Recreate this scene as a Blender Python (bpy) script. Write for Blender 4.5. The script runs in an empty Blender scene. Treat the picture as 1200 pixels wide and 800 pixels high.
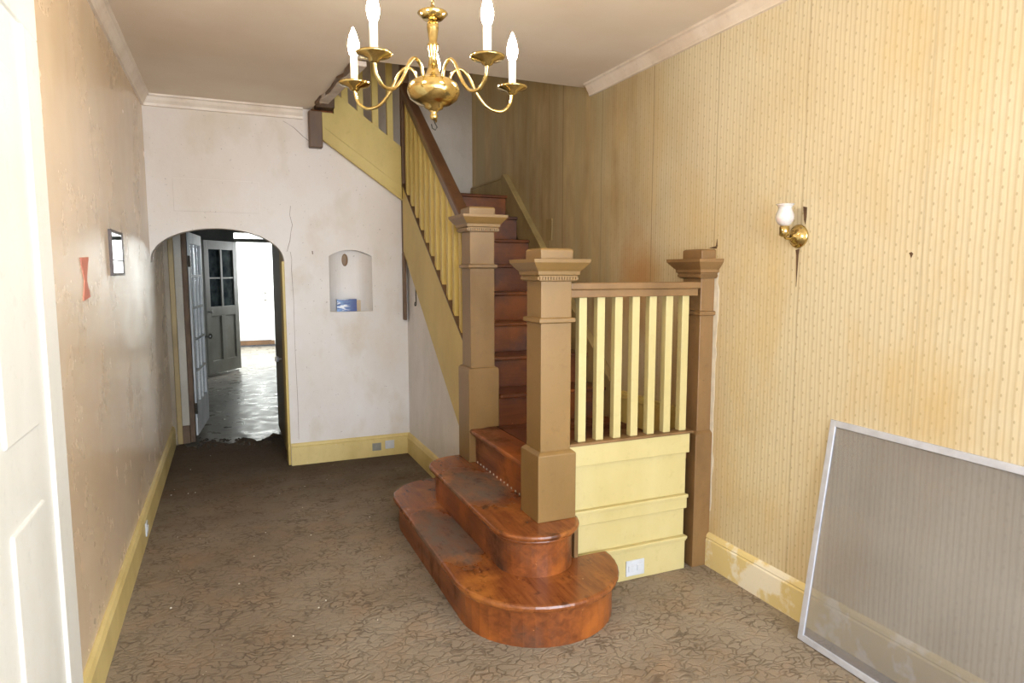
import bpy, bmesh, math, random
from mathutils import Vector, Matrix
PI = math.pi
rnd = random.Random(7)
SC = bpy.context.scene
COL = SC.collection

# ---------------------------------------------------------------- camera, world, lights, exposure
cam_d = bpy.data.cameras.new('camera'); cam_d.sensor_width = 36; cam_d.sensor_fit = 'HORIZONTAL'
cam_d.lens = 768 / 1200 * 36; cam_d.clip_start = 0.02
cam = bpy.data.objects.new('camera', cam_d); COL.objects.link(cam)
cam.location = (0, 0, 1.5); cam.rotation_euler = (math.radians(84), 0, math.radians(-23.3))
SC.camera = cam
SC.view_settings.view_transform = 'Standard'; SC.view_settings.look = 'None'
SC.view_settings.exposure = 0.05; SC.view_settings.gamma = 1; SC.view_settings.use_curve_mapping = False

W = bpy.data.worlds.new('world'); SC.world = W; W.use_nodes = True
W.node_tree.nodes['Background'].inputs[0].default_value = (0.62, 0.72, 0.9, 1)
W.node_tree.nodes['Background'].inputs[1].default_value = 0.5

def area(name, loc, target, sx, sy, power, col):
    l = bpy.data.lights.new(name, 'AREA'); l.shape = 'RECTANGLE'; l.size = sx; l.size_y = sy
    l.energy = power; l.color = col
    o = bpy.data.objects.new(name, l); COL.objects.link(o); o.location = loc
    o.rotation_euler = (Vector(target) - Vector(loc)).to_track_quat('-Z', 'Y').to_euler()
    return o
# daylight at the two front windows behind the camera; each further lamp is described on its line
area('daylight_front', (0.90, -2.75, 1.55), (0.90, 3, 1.35), 2.5, 1.8, 340, (0.78, 0.88, 1.0))
area('fill_side', (2.42, -0.9, 1.5), (-0.5, 1.6, 1.3), 1.5, 1.6, 85, (0.82, 0.92, 1.0))  # added fill from the right, brightens the left wall
area('daylight_back_room', (1.45, 13.0, 1.5), (0, 13.0, 1.2), 2.4, 1.7, 380, (0.93, 0.97, 1.0))  # unseen lamp put in so the far white door overexposes
area('area_middle_room', (-1.75, 9.0, 1.5), (0, 9.0, 0.8), 1.2, 1.2, 10, (0.85, 0.93, 1.0))  # area lamp inside the middle room, no window modelled
area('fill_upstairs', (-0.3, 5.7, 4.3), (1.6, 5.0, 2.6), 0.9, 1.0, 16, (1.0, 0.86, 0.66))  # added warm fill for the stairwell, no window up there
BULB = 250.0

# ---------------------------------------------------------------- materials
def srgb(r, g, b):
    f = lambda c: (c / 12.92) if c <= 0.04045 else ((c + 0.055) / 1.055) ** 2.4
    return (f(r / 255), f(g / 255), f(b / 255), 1)

class NT:
    def __init__(s, name):
        s.m = bpy.data.materials.new(name); s.m.use_nodes = True
        s.t = s.m.node_tree; s.b = s.t.nodes['Principled BSDF']
    def n(s, typ, **kw):
        nd = s.t.nodes.new(typ)
        for k, v in kw.items(): setattr(nd, k, v)
        return nd
    def l(s, a, b): s.t.links.new(a, b)
    def obj(s):
        if not hasattr(s, '_o'): s._o = s.n('ShaderNodeTexCoord')
        return s._o.outputs['Object']
    def map(s, scale=(1, 1, 1), loc=(0, 0, 0), rot=(0, 0, 0)):
        m = s.n('ShaderNodeMapping'); m.inputs['Scale'].default_value = scale
        m.inputs['Location'].default_value = loc; m.inputs['Rotation'].default_value = rot
        s.l(s.obj(), m.inputs[0]); return m.outputs[0]
    def noise(s, scale, vec=None, detail=5, rough=0.55, dist=0):
        nd = s.n('ShaderNodeTexNoise'); nd.inputs['Scale'].default_value = scale
        nd.inputs['Detail'].default_value = detail; nd.inputs['Roughness'].default_value = rough
        nd.inputs['Distortion'].default_value = dist
        s.l(vec if vec is not None else s.obj(), nd.inputs['Vector']); return nd.outputs['Fac']
    def ramp(s, fac, stops):
        r = s.n('ShaderNodeValToRGB'); e = r.color_ramp.elements
        while len(e) < len(stops): e.new(0.5)
        for q, (p, c) in zip(e, stops):
            q.position = p; q.color = c if len(c) == 4 else (*c, 1)
        s.l(fac, r.inputs[0]); return r.outputs[0]
    def mr(s, v, a, b, c=0.0, d=1.0):
        m = s.n('ShaderNodeMapRange'); m.inputs[1].default_value = a; m.inputs[2].default_value = b
        m.inputs[3].default_value = c; m.inputs[4].default_value = d
        s.l(v, m.inputs[0]); return m.outputs[0]
    def math(s, op, a, b=None, c=None):
        m = s.n('ShaderNodeMath', operation=op)
        for i, v in enumerate((a, b, c)):
            if v is None: continue
            if isinstance(v, (int, float)): m.inputs[i].default_value = v
            else: s.l(v, m.inputs[i])
        return m.outputs[0]
    def mix(s, fac, a, b, mode='MIX'):
        m = s.n('ShaderNodeMix', data_type='RGBA', blend_type=mode)
        if isinstance(fac, (int, float)): m.inputs[0].default_value = fac
        else: s.l(fac, m.inputs[0])
        for i, v in ((6, a), (7, b)):
            if isinstance(v, tuple): m.inputs[i].default_value = v
            else: s.l(v, m.inputs[i])
        return m.outputs[2]
    def sep(s, v=None):
        x = s.n('ShaderNodeSeparateXYZ'); s.l(v if v is not None else s.obj(), x.inputs[0]); return x.outputs
    def bump(s, h, strength=0.3, dist=0.002):
        b = s.n('ShaderNodeBump'); b.inputs['Strength'].default_value = strength
        b.inputs['Distance'].default_value = dist
        s.l(h, b.inputs['Height']); s.l(b.outputs[0], s.b.inputs['Normal'])
    def fin(s, col, rough=0.5, metal=0.0, spec=None):
        if isinstance(col, tuple): s.b.inputs['Base Color'].default_value = col
        else: s.l(col, s.b.inputs['Base Color'])
        if isinstance(rough, (int, float)): s.b.inputs['Roughness'].default_value = rough
        else: s.l(rough, s.b.inputs['Roughness'])
        s.b.inputs['Metallic'].default_value = metal
        if spec is not None: s.b.inputs['Specular IOR Level'].default_value = spec
        return s.m

def paint(name, c, c2, scale=2.0, rough=0.45, bump=0.25, chips=None, sz=(1, 1, 0.5), amt=(0.4, 0.7)):
    t = NT(name)
    f = t.noise(scale, t.map(sz), 6, 0.6)
    col = t.mix(t.mr(f, *amt), c, c2)
    g = t.noise(scale * 9, None, 4, 0.6)
    col = t.mix(t.mr(g, 0.58, 0.78, 0, 0.35), col, tuple(x * 0.75 for x in c2[:3]) + (1,))
    if chips:
        k = t.noise(34, t.map((1, 1, 1), (3, 1, 2)), 5, 0.65)
        col = t.mix(t.mr(k, 0.70, 0.72), col, chips)
    t.bump(t.noise(60, None, 4), bump, 0.002)
    return t.fin(col, rough)

def flat(name, c, rough=0.5, metal=0.0):
    t = NT(name)
    f = t.noise(18, None, 3)
    d = tuple(x * 0.82 for x in c[:3]) + (1,)
    return t.fin(t.mix(t.mr(f, 0.35, 0.7), c, d), rough, metal)

M = {}
# plaster of the left wall: glossy tan emulsion
t = NT('left_wall_paint')
f = t.noise(1.6, t.map((1, 0.6, 0.35)), 6, 0.6)
xyz = t.sep()
c = t.mix(t.mr(f, 0.38, 0.68), srgb(229, 211, 188), srgb(216, 194, 166))
c = t.mix(t.math('MULTIPLY', t.mr(t.noise(4, t.map((1, 1.6, 0.5), (4, 2, 0)), 5), 0.5, 0.72), 0.4), c, srgb(216, 192, 160))
c = t.mix(t.math('MULTIPLY', t.mr(xyz[2], 1.9, 2.7), 0.6), c, srgb(208, 176, 132))
c = t.mix(t.mr(t.noise(70, t.map((1, 1, 1), (1, 5, 2)), 2), 0.80, 0.82), c, srgb(225, 215, 200))
t.bump(t.noise(3.5, t.map((1, 1.6, 0.35)), 1), 0.07, 0.012)
M['wall_left'] = t.fin(c, t.mr(t.noise(3), 0.3, 0.7, 0.22, 0.30))
# back wall: dirty white, blended to a warm tan towards the top
t = NT('back_wall_paint')
xyz = t.sep()
f = t.noise(1.4, t.map((1, 1, 0.7)), 6, 0.6)
c = t.mix(t.mr(f, 0.4, 0.72), srgb(229, 226, 224), srgb(214, 206, 196))
c = t.mix(t.math('MULTIPLY', t.mr(xyz[2], 1.3, 2.7), 0.55), c, srgb(205, 182, 158))
s2 = t.noise(3.2, t.map((1, 1, 0.6), (7, 0, 3)), 5)
c = t.mix(t.math('MULTIPLY', t.mr(s2, 0.55, 0.75), 0.5), c, srgb(190, 172, 140))
c = t.mix(t.math('MULTIPLY', t.mr(t.noise(55, None, 3), 0.7, 0.74), 0.5), c, srgb(120, 105, 92))
t.bump(t.noise(40, None, 5), 0.25, 0.003)
M['wall_back'] = t.fin(c, 0.55)
M['white_side'] = paint('under_stair_white_paint', srgb(226, 222, 220), srgb(208, 204, 200), 3, 0.5, 0.2)
# ceiling
t = NT('ceiling_paint')
f = t.noise(1.1, None, 5)
c = t.mix(t.mr(f, 0.35, 0.7), srgb(232, 219, 202), srgb(220, 202, 180))
t.bump(t.noise(120, None, 2), 0.12, 0.002)
M['ceiling'] = t.fin(c, 0.7)
M['crown'] = paint('crown_paint', srgb(228, 214, 198), srgb(206, 186, 165), 3, 0.5, 0.2, None)
# wallpaper: fine stripes and sprigs in object space, grubby towards the stair
t = NT('striped_wallpaper')
xyz = t.sep(); y, z = xyz[1], xyz[2]
wob = t.math('MULTIPLY', t.noise(2.0), 0.02)
yy = t.math('ADD', y, wob)
st = t.math('SINE', t.math('MULTIPLY', yy, 2 * PI / 0.0215))
st2 = t.math('SINE', t.math('MULTIPLY', yy, 2 * PI / 0.043))
base = t.mix(t.mr(t.noise(1.3, None, 5), 0.35, 0.7), srgb(212, 200, 170), srgb(203, 186, 150))
c = t.mix(t.math('MULTIPLY', t.mr(st, 0.0, 0.9), 0.36), base, srgb(170, 146, 104))
c = t.mix(t.math('MULTIPLY', t.mr(st2, 0.80, 0.98), 0.30), c, srgb(232, 219, 188))
# sprigs: cell coordinates
cy = t.math('PINGPONG', yy, 0.0215)
row = t.math('FLOOR', t.math('DIVIDE', yy, 0.043))
zz = t.math('ADD', z, t.math('MULTIPLY', row, 0.027))
cz = t.math('SUBTRACT', t.math('FRACT', t.math('DIVIDE', zz, 0.052)), 0.5)
cyc = t.math('SUBTRACT', t.math('FRACT', t.math('DIVIDE', yy, 0.043)), 0.5)
d = t.math('SQRT', t.math('ADD', t.math('POWER', t.math('MULTIPLY', cyc, 0.043), 2),
                          t.math('POWER', t.math('MULTIPLY', cz, 0.030), 2)))
dot = t.math('MULTIPLY', t.mr(d, 0.0021, 0.0040, 1, 0), 0.42)
c = t.mix(dot, c, srgb(128, 106, 58))
# stains of their own shape, and the bare grimy stretch up the stair
n1 = t.noise(1.7, t.map((1, 1, 0.55), (2, 3, 1)), 6, 0.6)
c = t.mix(t.math('MULTIPLY', t.mr(n1, 0.50, 0.70), 0.62), c, srgb(202, 172, 112))
n3 = t.noise(3.6, t.map((1, 1.5, 0.4), (9, 1, 4)), 6, 0.65)
yw = t.math('ADD', y, t.math('MULTIPLY', t.noise(2.3), 0.9))
grime = t.mr(yw, 3.15, 4.25)
gcol = t.mix(t.mr(n3, 0.38, 0.66), srgb(176, 152, 108), srgb(140, 112, 68))
strip = t.noise(2.0, t.map((1, 4.0, 0.12), (1, 1, 6)), 4)
gcol = t.mix(t.mr(strip, 0.45, 0.62), gcol, srgb(158, 142, 104))
c = t.mix(t.math('MULTIPLY', grime, 0.88), c, gcol)
# orange water stain by the rail
dy = t.math('SUBTRACT', y, 3.28); dz = t.math('SUBTRACT', z, 1.45)
rr = t.math('SQRT', t.math('ADD', t.math('POWER', t.math('MULTIPLY', dy, 1.7), 2), t.math('POWER', t.math('MULTIPLY', dz, 1.2), 2)))
rr = t.math('ADD', rr, t.math('MULTIPLY', t.math('SUBTRACT', t.noise(4), 0.5), 0.5))
c = t.mix(t.math('MULTIPLY', t.mr(rr, 0.10, 0.42, 1, 0), 0.65), c, srgb(176, 122, 58))
# sheet seams
for ys, a in ((3.706, 0.45), (3.15, 0.5), (2.62, 0.4), (2.08, 0.25), (1.55, 0.2), (4.24, 0.95), (4.46, 0.5), (5.12, 0.5)):
    q = t.math('ABSOLUTE', t.math('SUBTRACT', t.math('ADD', y, t.math('MULTIPLY', t.noise(3), 0.02)), ys + 0.01))
    c = t.mix(t.math('MULTIPLY', t.mr(q, 0.001, 0.006, 1, 0), a), c, srgb(110, 84, 44))
t.bump(t.math('ADD', t.math('MULTIPLY', st, 0.15), t.noise(14, None, 5)), 0.25, 0.004)
M['wallpaper'] = t.fin(c, 0.5)
M['well_wall'] = paint('stairwell_wall_paint', srgb(188, 176, 160), srgb(160, 146, 126), 1.6, 0.5)

# carpet
def carpet():
    t = NT('sculpted_carpet')
    m = t.map((0.8, 1.15, 1))
    wn = t.n('ShaderNodeTexNoise'); wn.inputs['Scale'].default_value = 16; t.l(m, wn.inputs['Vector'])
    add = t.n('ShaderNodeVectorMath', operation='MULTIPLY_ADD')
    add.inputs[1].default_value = (0.10, 0.10, 0); t.l(wn.outputs['Color'], add.inputs[0]); t.l(m, add.inputs[2])
    v = t.n('ShaderNodeTexVoronoi', feature='DISTANCE_TO_EDGE'); v.inputs['Scale'].default_value = 26
    t.l(add.outputs[0], v.inputs['Vector'])
    e = t.mr(v.outputs['Distance'], 0.01, 0.11)
    f = t.noise(1.4, t.map((1, 1, 1), (3, 4, 0)), 6, 0.6)
    base = t.mix(t.mr(f, 0.38, 0.66), srgb(164, 152, 135), srgb(140, 126, 108))
    base = t.mix(t.mr(t.noise(5, None, 5), 0.5, 0.72, 0, 0.5), base, srgb(170, 142, 114))
    xyz = t.sep()
    # trodden dirt along the way to the hall
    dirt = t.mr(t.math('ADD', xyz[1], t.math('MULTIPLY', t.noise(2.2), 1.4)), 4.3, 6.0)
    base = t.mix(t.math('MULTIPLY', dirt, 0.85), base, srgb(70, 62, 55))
    walk = t.mr(t.math('ADD', t.math('ABSOLUTE', t.math('SUBTRACT', xyz[0], -0.1)), t.math('MULTIPLY', t.noise(1.8, t.map((1, 1, 1), (8, 2, 0))), 0.5)), 0.15, 0.75, 1, 0)
    base = t.mix(t.math('MULTIPLY', walk, 0.40), base, srgb(118, 102, 86))
    dark = tuple(x for x in srgb(74, 60, 48))
    edge = t.math('MULTIPLY', t.math('SUBTRACT', 1.0, e), t.mr(t.noise(7, t.map((1, 1, 1), (1, 6, 2)), 3), 0.40, 0.60, 0.08, 0.62))
    c = t.mix(edge, base, dark)
    c = t.mix(t.mr(t.noise(260, None, 2), 0.3, 0.7, 0, 0.35), c, srgb(96, 80, 64))
    c = t.mix(t.mr(t.noise(90, t.map((1, 1, 1), (5, 5, 5)), 1), 0.785, 0.80), c, srgb(220, 212, 196))
    h = t.math('ADD', e, t.math('MULTIPLY', t.noise(300, None, 2), 0.5))
    t.bump(h, 0.5, 0.005)
    return t.fin(c, 0.95, spec=0.1)
M['carpet'] = carpet()
# worn varnished wood
def wood(name, axis, dark=0.0):
    t = NT(name)
    sc = [10, 10, 10]; sc[axis] = 0.8
    g = t.noise(3.2, t.map(tuple(sc)), 6, 0.65, 0.6)
    c = t.mix(t.mr(g, 0.3, 0.7), srgb(142, 80, 40), srgb(98, 50, 24))
    b = t.noise(3.0, t.map((1, 1, 1), (2, 7, 1)), 6, 0.6)
    c = t.mix(t.mr(b, 0.46, 0.66), c, srgb(172, 98, 42))
    w = t.noise(2.3, t.map((1, 1, 1), (5, 1.2, 9)), 6, 0.65)
    wear = t.mr(w, 0.52, 0.64)
    c = t.mix(t.math('MULTIPLY', wear, 0.8), c, srgb(72, 50, 38))
    if dark: c = t.mix(dark, c, srgb(58, 30, 18))
    c = t.mix(t.mr(t.noise(46, None, 4), 0.70, 0.76), c, srgb(186, 130, 84))
    t.bump(g, 0.25, 0.002)
    return t.fin(c, t.math('ADD', 0.30, t.math('MULTIPLY', wear, 0.35)))
M['tread'] = wood('worn_varnished_tread', 1)
M['treadx'] = wood('worn_varnished_tread_across', 0, 0.6)
M['riser'] = wood('varnished_riser', 1, 0.0)
M['riserx'] = wood('varnished_riser_across', 0, 0.5)
# trodden bare patches on the two curved treads, with a shape of their own
def patched(name, cx, cy, ry):
    t = NT(name)
    g = t.noise(3.2, t.map((10, 0.8, 10)), 6, 0.65, 0.6)
    c = t.mix(t.mr(g, 0.3, 0.7), srgb(150, 88, 44), srgb(106, 56, 28))
    b = t.noise(3.0, t.map((1, 1, 1), (2, 7, 1)), 6, 0.6)
    c = t.mix(t.mr(b, 0.5, 0.7), c, srgb(184, 116, 52))
    xyz = t.sep()
    d = t.math('SQRT', t.math('ADD', t.math('POWER', t.math('MULTIPLY', t.math('SUBTRACT', xyz[0], cx), 1 / 0.16), 2),
                              t.math('POWER', t.math('MULTIPLY', t.math('SUBTRACT', xyz[1], cy), 1 / ry), 2)))
    d = t.math('ADD', d, t.math('MULTIPLY', t.math('SUBTRACT', t.noise(7, None, 6, 0.65), 0.5), 1.3))
    wear = t.mr(d, 0.75, 1.1, 1, 0)
    c = t.mix(t.math('MULTIPLY', wear, t.mr(t.noise(16, t.map((1, 0.4, 1)), 6, 0.7), 0.32, 0.6, 0.45, 0.95)), c, srgb(104, 92, 82))
    c = t.mix(t.mr(t.noise(28, t.map((1, 0.5, 1), (4, 4, 4)), 6, 0.7), 0.56, 0.66, 0, 0.55), c, srgb(54, 32, 22))
    s = t.noise(9, t.map((1, 1, 1), (1, 2, 3)), 5)
    c = t.mix(t.mr(s, 0.60, 0.70, 0, 0.7), c, srgb(60, 34, 22))
    c = t.mix(t.mr(t.noise(60, None, 3), 0.74, 0.78), c, srgb(196, 156, 116))
    t.bump(g, 0.25, 0.002)
    return t.fin(c, t.math('ADD', 0.27, t.math('MULTIPLY', wear, 0.35)))
M['tread1'] = patched('trodden_lowest_tread', 0.95, 3.05, 0.36)
M['tread2'] = patched('trodden_second_tread', 1.15, 3.15, 0.30)

M['tan'] = paint('tan_newel_paint', srgb(136, 106, 62), srgb(120, 92, 52), 3, 0.38, 0.15, None)
M['tan_old'] = paint('chipped_tan_paint', srgb(134, 102, 64), srgb(108, 80, 48), 4, 0.45, 0.3, srgb(70, 48, 30))
M['rail'] = paint('brown_rail_paint', srgb(100, 68, 44), srgb(76, 50, 34), 5, 0.35, 0.2)
M['darkbrown'] = paint('dark_brown_paint', srgb(112, 84, 58), srgb(84, 60, 40), 5, 0.5, 0.3)
M['yellow'] = paint('cream_yellow_paint', srgb(200, 186, 134), srgb(190, 174, 118), 3, 0.42, 0.12)
M['ochre'] = paint('ochre_paint', srgb(204, 180, 104), srgb(186, 160, 86), 3, 0.45, 0.15)
M['base'] = paint('baseboard_yellow_paint', srgb(220, 200, 136), srgb(200, 178, 112), 4, 0.45, 0.2, srgb(222, 214, 196))
M['basescuffed'] = paint('scuffed_baseboard_paint', srgb(222, 202, 144), srgb(236, 228, 208), 5, 0.5, 0.3, srgb(232, 228, 214), (1, 1, 1), (0.50, 0.56))
M['skirt'] = paint('grimy_skirt_paint', srgb(160, 138, 90), srgb(124, 102, 62), 5, 0.5, 0.25)
M['whitepaint'] = paint('white_gloss_paint', srgb(236, 236, 232), srgb(226, 226, 220), 3, 0.4, 0.1)
M['hallwall'] = paint('hall_plaster', srgb(150, 136, 114), srgb(116, 100, 78), 3, 0.5, 0.3)
M['halljamb'] = paint('hall_pale_paint', srgb(176, 170, 158), srgb(148, 140, 124), 3, 0.5, 0.3)
M['rust'] = paint('bare_brown_wood', srgb(104, 82, 62), srgb(74, 56, 42), 14, 0.7, 0.5)
M['greywall'] = paint('middle_room_plaster', srgb(120, 120, 112), srgb(88, 88, 82), 3, 0.6, 0.2)
M['greydoor'] = paint('grey_door_paint', srgb(150, 148, 138), srgb(130, 126, 114), 3, 0.45, 0.15)
M['frenchwhite'] = paint('worn_white_door_paint', srgb(206, 208, 208), srgb(176, 178, 180), 5, 0.4, 0.2)
M['closet'] = paint('dark_olive_brown_paint', srgb(110, 92, 50), srgb(84, 68, 38), 3, 0.4, 0.2)
t = NT('lino_floor')
f = t.noise(2.5, t.map((1, 1, 1)), 5)
cc = t.mix(t.mr(f, 0.4, 0.65), srgb(128, 122, 110), srgb(98, 90, 78))
t.bump(t.noise(4.0, t.map((1, 0.9, 1)), 2, 0.5, 0.4), 0.35, 0.02)
M['lino'] = t.fin(cc, t.mr(t.noise(7), 0.35, 0.65, 0.24, 0.42))
t = NT('clear_pane'); t.b.inputs['Transmission Weight'].default_value = 0.85
M['glass'] = t.fin((0.72, 0.78, 0.8, 1), 0.12)
t = NT('dark_pane')
M['darkglass'] = t.fin(t.mix(t.mr(t.noise(5, None, 5), 0.4, 0.7), srgb(38, 48, 52), srgb(82, 92, 92)), 0.12)
t = NT('polished_brass')
M['brass'] = t.fin(t.mix(t.mr(t.noise(30), 0.4, 0.7), srgb(206, 184, 124), srgb(172, 148, 92)), t.mr(t.noise(40), 0.3, 0.7, 0.10, 0.22), 1.0)
M['metal'] = flat('dull_nickel', srgb(170, 168, 160), 0.3, 1.0)
M['darkmetal'] = flat('dark_metal', srgb(60, 54, 46), 0.5, 0.8)
M['candle'] = flat('candle_sleeve_white', srgb(244, 240, 226), 0.5)
t = NT('lit_bulb'); t.b.inputs['Emission Color'].default_value = (1.0, 0.86, 0.66, 1)
t.b.inputs['Emission Strength'].default_value = BULB
M['bulb'] = t.fin((1, 0.95, 0.85, 1), 0.3)
t = NT('frosted_shade'); t.b.inputs['Subsurface Weight'].default_value = 0.2
M['frost'] = t.fin(t.mix(t.mr(t.noise(25), 0.3, 0.7), srgb(214, 208, 206), srgb(186, 176, 172)), 0.25)
M['plastic'] = flat('white_plastic', srgb(206, 210, 216), 0.4)
M['greyplate'] = flat('grey_steel_plate', srgb(160, 160, 152), 0.4, 0.3)
M['alu'] = flat('mill_aluminium', srgb(204, 208, 220), 0.38, 0.2)
M['mirror'] = NT('mirror_glass').fin((0.93, 0.94, 0.95, 1), 0.03, 1.0)
M['frame_dark'] = flat('dark_brown_frame', srgb(74, 56, 48), 0.4)
M['red'] = flat('faded_red_paper', srgb(214, 140, 122), 0.7)
M['plaster_raw'] = paint('bare_plaster', srgb(206, 192, 180), srgb(176, 158, 142), 9, 0.8, 0.4)
M['torn'] = flat('torn_paper_backing', srgb(226, 218, 200), 0.8)
M['tear'] = flat('dark_tear', srgb(96, 70, 48), 0.9)
M['cracks'] = flat('crack_shadow_dirt', srgb(150, 132, 118), 0.9)
M['dirt'] = flat('dirt_clod', srgb(60, 52, 45), 0.95)
M['debris'] = flat('pale_plaster_crumb', srgb(214, 206, 190), 0.9)
# insect mesh: a see-through weave
t = NT('insect_mesh')
tr = t.n('ShaderNodeBsdfTransparent'); mx = t.n('ShaderNodeMixShader')
mx.inputs[0].default_value = 0.36
t.fin(t.mix(t.mr(t.noise(3, None, 4), 0.35, 0.7), srgb(164, 164, 168), srgb(140, 140, 146)), 0.6, 0.0)
out = t.t.nodes['Material Output']
t.l(tr.outputs[0], mx.inputs[1]); t.l(t.b.outputs[0], mx.inputs[2]); t.l(mx.outputs[0], out.inputs[0])
M['mesh'] = t.m
# printed box: blue with pale print blotches
t = NT('blue_printed_card')
xyz = t.sep()
w1 = t.noise(22, t.map((0.6, 1, 2.4)), 4, 0.6)
c = t.mix(t.mr(xyz[0], -0.075, 0.055), srgb(110, 150, 205), srgb(16, 44, 118))
c = t.mix(t.mr(w1, 0.52, 0.58), c, srgb(20, 50, 128))
w2 = t.noise(30, t.map((0.4, 1, 3), (3, 3, 3)), 3)
c = t.mix(t.math('MULTIPLY', t.mr(w2, 0.56, 0.60), t.mr(xyz[0], 0.03, -0.02)), c, srgb(236, 240, 246))
M['bluecard'] = t.fin(c, 0.35)
M['kraft'] = flat('beige_card', srgb(206, 186, 156), 0.7)

# ---------------------------------------------------------------- mesh helpers
class MB:
    def __init__(s): s.bm = bmesh.new()
    def box(s, x0, x1, y0, y1, z0, z1):
        v = [s.bm.verts.new(p) for p in ((x0, y0, z0), (x1, y0, z0), (x1, y1, z0), (x0, y1, z0),
                                         (x0, y0, z1), (x1, y0, z1), (x1, y1, z1), (x0, y1, z1))]
        for f in ((3, 2, 1, 0), (4, 5, 6, 7), (0, 1, 5, 4), (1, 2, 6, 5), (2, 3, 7, 6), (3, 0, 4, 7)):
            s.bm.faces.new([v[i] for i in f])
        return s
    def prism(s, pts, axis, a, b):
        """closed outline pts (the two other coordinates in x,y,z order) extruded along axis from a to b"""
        def P(p, w):
            q = list(p); q.insert(axis, w); return q
        n = len(pts)
        A = [s.bm.verts.new(P(p, a)) for p in pts]; B = [s.bm.verts.new(P(p, b)) for p in pts]
        s.bm.faces.new(A[::-1]); s.bm.faces.new(B)
        for i in range(n): s.bm.faces.new((A[i], A[(i + 1) % n], B[(i + 1) % n], B[i]))
        return s
    def frustum(s, cx, cy, rings):
        """square rings (z, half x, half y)"""
        R = []
        for z, hx, hy in rings:
            R.append([s.bm.verts.new((cx + a * hx, cy + b * hy, z)) for a, b in ((-1, -1), (1, -1), (1, 1), (-1, 1))])
        s.bm.faces.new(R[0][::-1]); s.bm.faces.new(R[-1])
        for p, q in zip(R, R[1:]):
            for i in range(4): s.bm.faces.new((p[i], p[(i + 1) % 4], q[(i + 1) % 4], q[i]))
        return s
    def lathe(s, prof, c=(0, 0, 0), n=24, mat=None):
        R = []
        for r, z in prof:
            R.append([s.bm.verts.new(((mat @ Vector((r * math.cos(2 * PI * k / n), r * math.sin(2 * PI * k / n), z))) if mat else
                      Vector((r * math.cos(2 * PI * k / n), r * math.sin(2 * PI * k / n), z))) + Vector(c)) for k in range(n)])
        for p, q in zip(R, R[1:]):
            for i in range(n): s.bm.faces.new((p[i], p[(i + 1) % n], q[(i + 1) % n], q[i]))
        s.bm.faces.new(R[0][::-1]); s.bm.faces.new(R[-1])
        return s
    def tube(s, pts, r, n=8):
        pts = [Vector(p) for p in pts]; R = []
        up = Vector((0.13, 0.31, 0.94))
        for i, p in enumerate(pts):
            d = (pts[min(i + 1, len(pts) - 1)] - pts[max(i - 1, 0)]).normalized()
            a = d.cross(up).normalized(); b = a.cross(d)
            rr = r[i] if isinstance(r, (list, tuple)) else r
            R.append([s.bm.verts.new(p + rr * (a * math.cos(2 * PI * k / n) + b * math.sin(2 * PI * k / n))) for k in range(n)])
        for p, q in zip(R, R[1:]):
            for i in range(n): s.bm.faces.new((p[i], p[(i + 1) % n], q[(i + 1) % n], q[i]))
        s.bm.faces.new(R[0][::-1]); s.bm.faces.new(R[-1])
        return s
    def ring(s, c, R, r, rot=None, n=14, m=7):
        V = []
        for i in range(n):
            a = 2 * PI * i / n; row = []
            for k in range(m):
                b = 2 * PI * k / m
                v = Vector(((R + r * math.cos(b)) * math.cos(a), r * math.sin(b), (R + r * math.cos(b)) * math.sin(a) * 1.35))
                if rot: v = rot @ v
                row.append(s.bm.verts.new(v + Vector(c)))
            V.append(row)
        for i in range(n):
            for k in range(m):
                s.bm.faces.new((V[i][k], V[(i + 1) % n][k], V[(i + 1) % n][(k + 1) % m], V[i][(k + 1) % m]))
        return s
    def build(s, name, mat, parent=None, smooth=False, bevel=0.0, origin=None, kind=None, label=None):
        bmesh.ops.recalc_face_normals(s.bm, faces=s.bm.faces)
        if origin is None:
            origin = Vector((0, 0, 0))
        origin = Vector(origin)
        if origin.length: bmesh.ops.translate(s.bm, verts=s.bm.verts, vec=-origin)
        me = bpy.data.meshes.new(name); s.bm.to_mesh(me); s.bm.free()
        me.materials.append(M[mat])
        if smooth:
            for p in me.polygons: p.use_smooth = True
        o = bpy.data.objects.new(name, me); COL.objects.link(o)
        o.location = origin
        if parent is not None:
            o.parent = parent
            o.location = origin - wpos(parent)
        if bevel:
            b = o.modifiers.new('bevel', 'BEVEL'); b.width = bevel; b.segments = 2; b.limit_method = 'ANGLE'; b.angle_limit = 0.6
        if kind: o['kind'] = kind
        if label: o['label'] = label
        return o
def wpos(o):
    p = Vector(o.location)
    while o.parent: o = o.parent; p += o.location
    return p
def struct(mb, name, mat, **kw):
    o = mb.build(name, mat, **kw)
    if o.parent is None: o['kind'] = 'structure'
    return o
def thing(name, loc, label, cat, group=None):
    o = bpy.data.objects.new(name, None); COL.objects.link(o); o.location = loc; o.empty_display_size = 0.05
    o['label'] = label; o['category'] = cat
    if group: o['group'] = group
    return o
def tag(o, label, cat, group=None):
    o['label'] = label; o['category'] = cat
    if group: o['group'] = group
    return o

XL, XR, YB, ZC = -0.50, 2.22, 5.28, 2.72
YF = -2.6
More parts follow.
